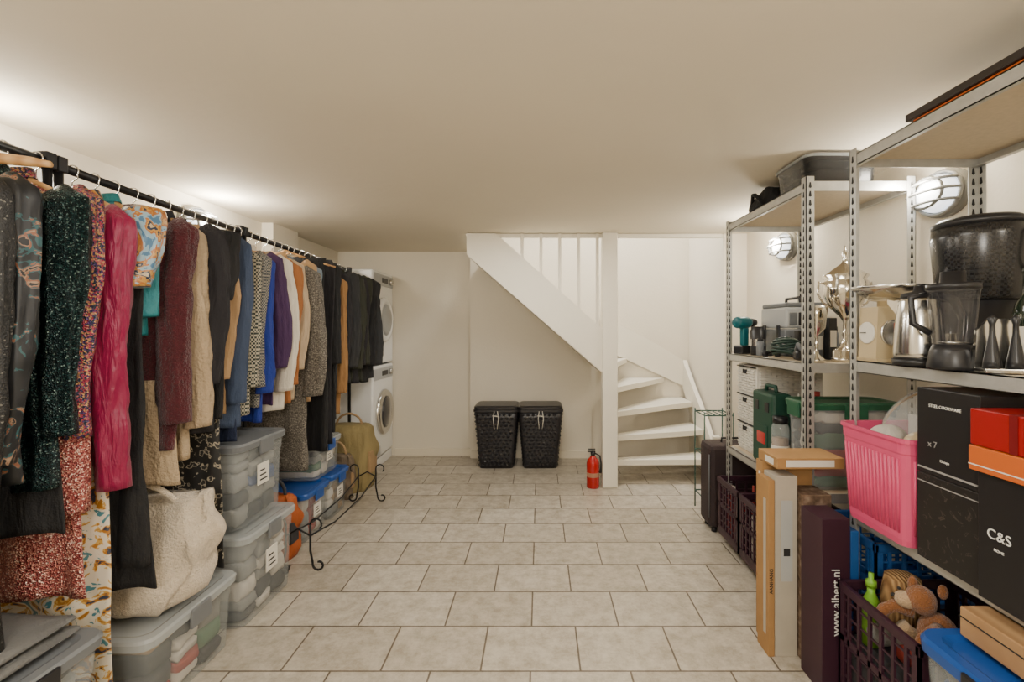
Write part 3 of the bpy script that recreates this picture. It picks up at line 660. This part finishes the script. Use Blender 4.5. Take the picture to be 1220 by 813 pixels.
b.tube([(1.455,2.62,1.44),(1.455,2.63,1.475),(1.455,2.77,1.475),(1.455,2.78,1.44)],.009,BLKP)
for y in (2.60,2.76): b.box(1.322,1.332,y,y+.03,1.25,1.32,BLKP,.003)
for q in range(4): b.box(1.36+.05*q,1.40+.05*q,2.556,2.561,1.32,1.39,[GREYP,BLKP,c_blue,BLKP][q],.002)
b.done()
clutter('tool_clutter',1.31,1.57,2.24,2.54,1.152,16,12,.22,[BLKP,GREYP,BLKP,LGREY,GREYP,WPL,GCASE],.062); clutter('tool_clutter',1.18,1.30,2.46,2.62,1.152,4,3,.13,[BLKP,GREYP,GCASE],.058)
b=B('coiled_power_cable'); pts=[]
for i in range(110):
    a=i*.42; pts.append((1.235+(.055-.01*sin(i*.2))*cos(a),2.36+.09*sin(a)*(1-.002*i),1.165+.008+i*.0007+.006*sin(i*.9)))
b.tube(pts,.006,mat('dark_green_cable',(.012,.035,.028),.5)); b.done()
b=B('power_tool'); b.box(1.20,1.27,2.19,2.24,1.152,1.20,BLKP,.015); b.tube([(1.23,2.19,1.19),(1.22,2.22,1.225),(1.23,2.25,1.19)],.012,GREYP); b.done()
def trophy(x,y,z,h,r):
    b=B('silver_trophy'); s=h
    b.lathe([(r*.55,0),(r*.55,s*.03),(r*.5,s*.035),(r*.5,s*.09),(r*.42,s*.10),(r*.22,s*.13),(r*.09,s*.20),(r*.13,s*.23),(r*.08,s*.26),(r*.08,s*.34),(r*.2,s*.38),(r*.6,s*.46),(r*.85,s*.56),(r*.92,s*.68),(r*.80,s*.70),(r*.95,s*.735),(r*.8,s*.75),(r*.45,s*.80),(r*.16,s*.84),(r*.10,s*.88),(r*.16,s*.92),(r*.05,s*.96),(0,s)],(x,y,z),SILV,32)
    for sg in (-1,1):
        b.tube([(x+sg*r*.85,y,z+s*.66),(x+sg*r*1.2,y,z+s*.68),(x+sg*r*1.25,y,z+s*.58),(x+sg*r*1.0,y,z+s*.5),(x+sg*r*.6,y,z+s*.46)],r*.05,SILV)
    b.done()
trophy(1.39,2.14,1.152,.53,.10)
def cup(x,y,z,h,r):
    b=B('silver_goblet'); b.lathe([(r*.8,0),(r*.8,h*.05),(r*.25,h*.14),(r*.14,h*.25),(r*.25,h*.3),(r*.14,h*.36),(r*.2,h*.48),(r*.8,h*.6),(r*.95,h*.85),(r*1.05,h),(r*.98,h),(r*.85,h*.8),(r*.3,h*.6),(0,h*.58)],(x,y,z),SILV,28); b.done()
cup(1.235,2.10,1.152,.25,.045)
b=bin_('grey_storage_tray',1.17,1.52,2.06,2.38,1.942,2.075,None,mat('smoke_plastic',(.03,.03,.03),.2,alpha=.8),(c_dk,c_gy,BLKP),None,False,lidh=.0)
b=B('black_backpack'); 
rings=[]
for k in range(11):
    t=k/10; rings.append([(1.33+.15*(1-.25*t*t)*math.copysign(abs(cos(a))**.6,cos(a))*(1+.05*sin(4*a+5*t)),2.60+.16*(1-.3*t*t)*math.copysign(abs(sin(a))**.7,sin(a)),1.942+.11*t*(1-.12*sin(3*a))) for a in [2*pi*j/28 for j in range(28)]])
b.loft(rings,F['black']); b.tube([(1.19,2.50,1.97),(1.16,2.53,2.02),(1.18,2.60,2.04),(1.20,2.66,1.97)],.01,F['black']); b.done()
CREAM=mat('cream_enamel',(.50,.40,.24),.35,coat=.3)
b=B('kitchen_scale'); T=Matrix.Translation((1.215,1.66,1.186))
b.prism([(-.06,0),(.06,0),(.052,.19),(-.052,.19)],'y',-.045,.045,CREAM,T)
b.prism([(-.06,0),(.06,0),(.065,.012),(-.065,.012)],'y',-.055,.055,CREAM,T)
D=T@Matrix.Translation((0,-.045,.10))@Matrix.Rotation(pi/2,4,'X'); b.lathe([(.046,0),(.046,.006),(.040,.006)],(0,0,0),CHROME,28,D); b.lathe([(.040,.004),(0,.005)],(0,0,0),WPL,28,D); b.box(-.0015,.0015,0,.034,.006,.008,RED,0,D)
D=T@Matrix.Translation((-.056,0,.10))@Matrix.Rotation(-pi/2,4,'Y'); b.lathe([(.038,0),(.038,.006),(.034,.006),(0,.0065)],(0,0,0),WPL,28,D); b.box(-.0015,.0015,0,.028,.007,.009,DARK,0,D)
b.lathe([(.02,.188),(.02,.21),(.05,.215)],(0,0,0),CREAM,20,T)
b.lathe([(.03,.215),(.07,.222),(.105,.25),(.118,.262),(.112,.264),(.068,.23),(0,.222)],(.02,.0,0),CHROME,36,T); b.done()
b=B('electric_kettle'); c=(1.19,1.475,1.186)
b.lathe([(.068,0),(.07,.02)],c,BLKP,32); b.lathe([(.066,.02),(.067,.04),(.060,.15),(.052,.20),(.049,.208)],c,CHROME,36); b.lathe([(.049,.208),(.045,.225),(.015,.232),(.012,.25),(0,.252)],c,BLKP,28)
b.tube([(c[0]+.035,c[1]-.04,c[2]+.215),(c[0]+.055,c[1]-.065,c[2]+.20),(c[0]+.068,c[1]-.08,c[2]+.14),(c[0]+.062,c[1]-.07,c[2]+.06)],[.010,.012,.011,.009],BLKP,10)
b.loft([[(c[0]-.04,c[1]+.03,c[2]+.15),(c[0]-.03,c[1]+.045,c[2]+.15),(c[0]-.03,c[1]+.04,c[2]+.2),(c[0]-.04,c[1]+.03,c[2]+.2)],[(c[0]-.062,c[1]+.05,c[2]+.195),(c[0]-.055,c[1]+.057,c[2]+.195),(c[0]-.055,c[1]+.055,c[2]+.208),(c[0]-.062,c[1]+.05,c[2]+.208)]],CHROME,False); b.done()
b=B('jug_blender'); c=(1.165,1.325,1.186)
SMOKE=mat('smoked_jug',(.05,.05,.055),.06,alpha=.42,coat=.6)
b.lathe([(.058,0),(.060,.01),(.052,.05),(.045,.07)],c,BLKP,28); b.lathe([(.045,.07),(.048,.09),(.058,.21),(.060,.225)],c,SMOKE,32,cap=(False,False)); b.lathe([(.044,.075),(.01,.08),(.008,.1),(0,.1)],c,CHROME,16)
b.lathe([(.061,.224),(.061,.24),(.03,.245),(.028,.275),(0,.276)],c,BLKP,28)
b.tube([(c[0]-.04,c[1]+.035,c[2]+.215),(c[0]-.075,c[1]+.055,c[2]+.205),(c[0]-.07,c[1]+.055,c[2]+.13),(c[0]-.038,c[1]+.03,c[2]+.10)],.009,BLKP,10); b.done()
DIAM=ramp_mat('black_diamond_plastic','check',120,[(0,(.008,.008,.009)),(1,(.018,.018,.019))],rough=.25,bump=.3,interp='CONSTANT')
b=B('coffee_machine'); c=(1.405,1.505,1.186)
b.lathe([(.105,0),(.115,.01),(.115,.12),(.10,.13),(.10,.20)],c,BLKP,36); b.lathe([(.095,.20),(.108,.215),(.122,.40),(.118,.44)],c,DIAM,40); b.lathe([(.119,.438),(.12,.452),(.10,.465),(0,.47)],c,BLKP,36)
b.tube([(c[0]+.05,c[1]-.105,c[2]+.42),(c[0]+.08,c[1]-.155,c[2]+.415),(c[0]+.085,c[1]-.165,c[2]+.32),(c[0]+.05,c[1]-.10,c[2]+.28)],.011,BLKP,10)
b.box(c[0]-.118,c[0]-.09,c[1]-.05,c[1]+.03,c[2]+.03,c[2]+.10,CHROME,.004); b.done()
b=B('steel_mill_stand'); T=Matrix.Translation((1.20,1.215,1.186))@Matrix.Rotation(-.35,4,'Z')
b.prism([(-.05,0),(.05,0),(.045,.11),(.02,.14),(-.02,.14),(-.045,.11)],'y',.025,.04,CHROME,T); b.box(-.05,.05,-.03,.04,0,.012,CHROME,.003,T)
for s in (-.024,.024): b.lathe([(.020,.012),(.018,.03),(.007,.10),(.006,.125),(.011,.14),(.0,.152)],(s,0,0),BLKP,16,T)
b.done()
b=B('wine_bottle'); c=(1.285,1.235,1.186)
b.lathe([(.030,0),(.033,.006),(.033,.15),(.026,.18),(.012,.205),(.011,.26),(.013,.262),(.013,.275),(0,.276)],c,mat('dark_bottle_glass',(.012,.02,.012),.1,coat=.5),28); b.lathe([(.0335,.04),(.0335,.12)],c,WPL,28,cap=(False,False)); b.done()
b=B('storage_jar'); c=(1.43,1.27,1.186); b.lathe([(.05,0),(.052,.01),(.052,.17),(.045,.19),(.045,.2),(0,.2)],c,WPL,28); b.lathe([(.047,.2),(.047,.225),(0,.226)],c,CHROME,28); b.done()
clutter('kitchen_clutter',1.535,1.61,1.10,1.68,1.186,7,21,.26,[WPL,CHROME,BLKP,CREAM,GREYP])
DKB=mat('dark_brown_board',(.022,.016,.014),.5)
b=B('board_game_boxes'); b.box(1.16,1.52,.93,1.46,1.942,1.948,ORG,.001); b.box(1.15,1.50,.90,1.48,1.949,1.972,DKB,.003); b.done()
PINK=mat('pink_plastic',(.60,.07,.17),.35)
b=B('pink_basket'); x0,x1,y0,y1,z0,z1=1.09,1.42,1.405,1.725,.632,.965; cx,cy=(x0+x1)/2,(y0+y1)/2; hx,hy=(x1-x0)/2,(y1-y0)/2
def rr(s,z): return rrect(hx*s,hy*s,.03,z,4,cx,cy)
b.loft([rr(.86,z0),rr(.88,z0+.02),rr(.945,z1-.05),rr(.96,z1-.045),rr(.97,z1-.012),rr(1.0,z1-.012),rr(1.0,z1),rr(.945,z1),rr(.92,z1-.05),rr(.85,z0+.01)],PINK,False)
for i in range(15):
    t=(i+.5)/15
    for sgn,ax in ((-1,'x'),(-1,'y'),(1,'y')):
        s0,za,s1,zb=.885,z0+.04,.945,z1-.065
        if ax=='x':
            ya=cy+hy*s0*.86*(2*t-1); yb=cy+hy*s1*.86*(2*t-1)
            b.tube([(cx-hx*s0,ya,za),(cx-hx*s1,yb,zb)],.0045,PINK,6)
        else:
            xa=cx+hx*s0*.86*(2*t-1); xb=cx+hx*s1*.86*(2*t-1); b.tube([(xa,cy+sgn*hy*s0,za),(xb,cy+sgn*hy*s1,zb)],.0045,PINK,6)
b.done()
b=B('basket_clutter'); 
b.lathe([(.05,-.03),(.10,.0),(.12,.03),(.116,.03),(.095,.002),(0,-.02)],(1.27,1.56,.99),GLASS,32,T=Matrix.Rotation(-.9,4,'Y'))
b.tube([(1.27+.118*cos(a)*.62-.02,1.56+.118*sin(a),1.0+.118*cos(a)*.78) for a in [2*pi*i/24 for i in range(24)]],.004,c_tan,6,closed=True)
b.ell((1.20,1.62,.93),(.06,.05,.04),c_white); b.ell((1.22,1.50,.93),(.05,.05,.04),CREAM); b.box(1.30,1.38,1.57,1.66,.80,1.0,WPL,.004)
b.box(1.16,1.38,1.46,1.68,.66,.90,c_white,.01); b.done()
BBOX=mat('black_glossy_card',(.010,.009,.010),.4); PATB=ramp_mat('black_floral_card','noise',14,[(0,(.009,.008,.008)),(.60,(.009,.008,.008)),(.63,(.06,.045,.038)),(.68,(.009,.008,.008))],rough=.4,dist=4)
WT=mat('white_print',(.7,.7,.67),.5); BR=mat('grey_print',(.28,.27,.26),.5)
b=B('black_gift_box'); b.box(1.12,1.46,1.19,1.395,.632,.88,PATB,.002); b.box(1.1195,1.12,1.19,1.395,.855,.858,BR); b.done()
b=B('black_product_box'); b.box(1.12,1.46,1.195,1.395,.882,1.128,BBOX,.002); b.box(1.118,1.12,1.20,1.39,.895,.90,BR); o=b.done()
text(o,'STEEL COOKWARE',(1.119,1.30,1.08),AISLE,.012,WT); text(o,'x 7',(1.119,1.34,.97),AISLE,.024,BR); text(o,'12 cups',(1.119,1.30,.93),AISLE,.010,WT)
b=B('black_appliance_box'); b.box(1.10,1.46,.93,1.18,.632,.945,BBOX,.002); o=b.done()
text(o,'C&S',(1.099,1.125,.80),AISLE,.034,WT); text(o,'HOME',(1.099,1.125,.765),AISLE,.009,WT)
b=B('orange_box'); b.box(1.085,1.40,.95,1.19,.947,1.008,ORG,.002); b.box(1.0845,1.086,.95,1.19,.96,.963,WPL); b.box(1.15,1.25,1.1895,1.1905,.96,.99,WPL); o=b.done()
b=B('red_gift_box'); b.box(1.09,1.35,.97,1.19,1.010,1.10,mat('red_card',(.28,.005,.006),.35),.002); b.box(1.088,1.351,1.07,1.09,1.01,1.101,mat('dark_red_card',(.14,.003,.005),.4)); b.box(1.12,1.30,1.1895,1.1905,1.03,1.05,WPL); b.done()
CART=mat('grey_beige_carton',(.42,.38,.31),.7,var=.15,vscale=12)
b=B('flat_cardboard_box'); b.box(.93,1.14,1.965,2.02,.001,.745,KRAFT,.002); b.box(.9285,.93,1.98,1.995,.1,.7,WPL); o=b.done()
b=B('long_kraft_carton'); b.box(.905,.93,1.86,1.955,.001,.70,KRAFT,.002); b.box(.9035,.905,1.88,1.90,.08,.62,CART); o=b.done()
text(o,'AANHANG',(.917,1.8592,.30),(pi/2,-pi/2,0),.02,DARK)
MARB=ramp_mat('speckled_carton','noise',34,[(.3,(.06,.035,.02)),(.5,(.15,.095,.06)),(.7,(.28,.21,.15))],rough=.7)
b=B('long_white_carton'); b.box(.932,1.02,1.86,1.955,.001,.715,CART,.002); b.box(.955,1.0,1.859,1.86,.30,.62,LGREY); b.box(.965,.99,1.858,1.859,.40,.43,DARK); o=b.done()
b=B('long_speckled_carton'); b.box(1.025,1.14,1.835,1.955,.001,.65,MARB,.002); b.done()
b=B('small_carton'); b.box(.935,1.20,1.85,2.01,.747,.79,KRAFT,.002); b.box(.97,1.16,1.849,1.85,.755,.782,WPL); b.box(.934,.935,1.88,1.95,.755,.78,WPL); b.done()
b=B('dark_purple_carton'); b.box(1.0,1.10,1.665,1.80,.001,.625,PUR,.002); o=b.done()
text(o,'www.albert.nl',(1.05,1.6642,.33),(pi/2,-pi/2,0),.042,WT)
b=B('blue_folded_crate'); b.box(1.105,1.135,1.67,1.80,.001,.58,BLUEC,.003)
for i in range(8): b.box(1.10,1.105,1.68,1.79,.03+i*.067,.06+i*.067,BLUEC,.002)
b.done()
b=crate('blue_plastic_crate',1.20,1.57,1.68,2.0,.001,.26,BLUEC); b.done()
b=crate('blue_plastic_crate',1.20,1.57,1.68,2.0,.262,.53,BLUEC); b.done()
b=crate('plastic_crate',1.05,1.45,1.30,1.65,.001,.42,PUR); b.done()
PLU=mat('brown_plush',(.22,.08,.022),.95,bump=.8,bscale=180,sheen=.3); PLU2=mat('cream_plush',(.45,.31,.18),.95,bump=.8,bscale=180,sheen=.3)
b=B('stuffed_toy'); c=Vector((1.17,1.40,.40))
b.ell(c+Vector((.02,0,-.02)),(.05,.06,.07),PLU); b.ell(c+Vector((-.01,.03,.075)),(.038,.042,.042),PLU); b.ell(c+Vector((-.042,.050,.065)),(.027,.030,.024),PLU2,rot=('Z',.6))
b.ell(c+Vector((-.067,.067,.070)),(.007,.007,.006),DARK)
for s in (-1,1):
    b.ell(c+Vector((.01+.025*s,.03-.025*s,.112)),(.014,.012,.022),PLU); b.ell(c+Vector((-.040+.012*s,.045-.03*s*.6,.093)),(.005,.005,.005),DARK)
    b.tube([c+Vector((-.02,.045*s,.03)),c+Vector((-.06,.07*s,.035)),c+Vector((-.09,.075*s,.02)),c+Vector((-.10,.08*s,-.01))],[.020,.018,.017,.019],PLU,12)
    b.tube([c+Vector((0,.04*s,-.06)),c+Vector((-.04,.055*s,-.03)),c+Vector((-.05,.06*s,-.02))],[.022,.021,.023],PLU2,12)
b.done()
WICK=ramp_mat('wicker','wave',30,[(0,(.18,.09,.03)),(1,(.40,.24,.10))],rough=.8,bump=.6,stretch=(1,1,3))
b=B('wicker_hat'); c=(1.20,1.555,.40); b.lathe([(.062,-.06),(.062,.0),(.055,.05),(.05,.08),(.03,.09),(0,.092)],c,WICK,28); b.done()
b=B('green_spray_bottle'); c=(1.10,1.56,.255); LG2=mat('lime_plastic',(.16,.36,.03),.4); b.lathe([(.026,0),(.026,.14),(.012,.17),(.012,.19)],c,LG2,20); b.lathe([(.016,.19),(.016,.21),(.008,.215),(.008,.235),(0,.235)],c,LG2,16); b.done()
b=B('crate_filling'); b.box(1.07,1.43,1.32,1.63,.012,.25,c_dk,.02)
r=random.Random(3)
for i in range(16): b.ell((r.uniform(1.10,1.38),r.uniform(1.36,1.58),r.uniform(.25,.32)),(.04,.04,.035),[c_tan,c_pk,c_gy,c_dk,c_red][r.randrange(5)],seg=12)
b.done()
bin_('blue_lidded_box',1.0,1.45,.86,1.265,.001,.505,LIDB,None,(c_white,c_gy,c_blue),BLKP,False,.04)
b=B('wooden_box'); b.box(1.09,1.42,.90,1.22,.508,.582,PWOOD,.003); b.box(1.0885,1.4215,.8985,1.2215,.555,.558,DARK); b.done()
# ------------------------------------------------------------------ camera / world
w=bpy.data.worlds.new('world'); bpy.context.scene.world=w; w.use_nodes=True
w.node_tree.nodes['Background'].inputs[0].default_value=(1,.95,.88,1); w.node_tree.nodes['Background'].inputs[1].default_value=.3
cam=bpy.data.cameras.new('camera'); co=bpy.data.objects.new('camera',cam); bpy.context.scene.collection.objects.link(co)
co.location=(0,0,1.3); co.rotation_euler=(pi/2,0,0); cam.sensor_width=36; cam.lens=560/1220*36; cam.shift_x=-33/1220; cam.shift_y=-14.5/1220; cam.clip_start=.02
bpy.context.scene.camera=co
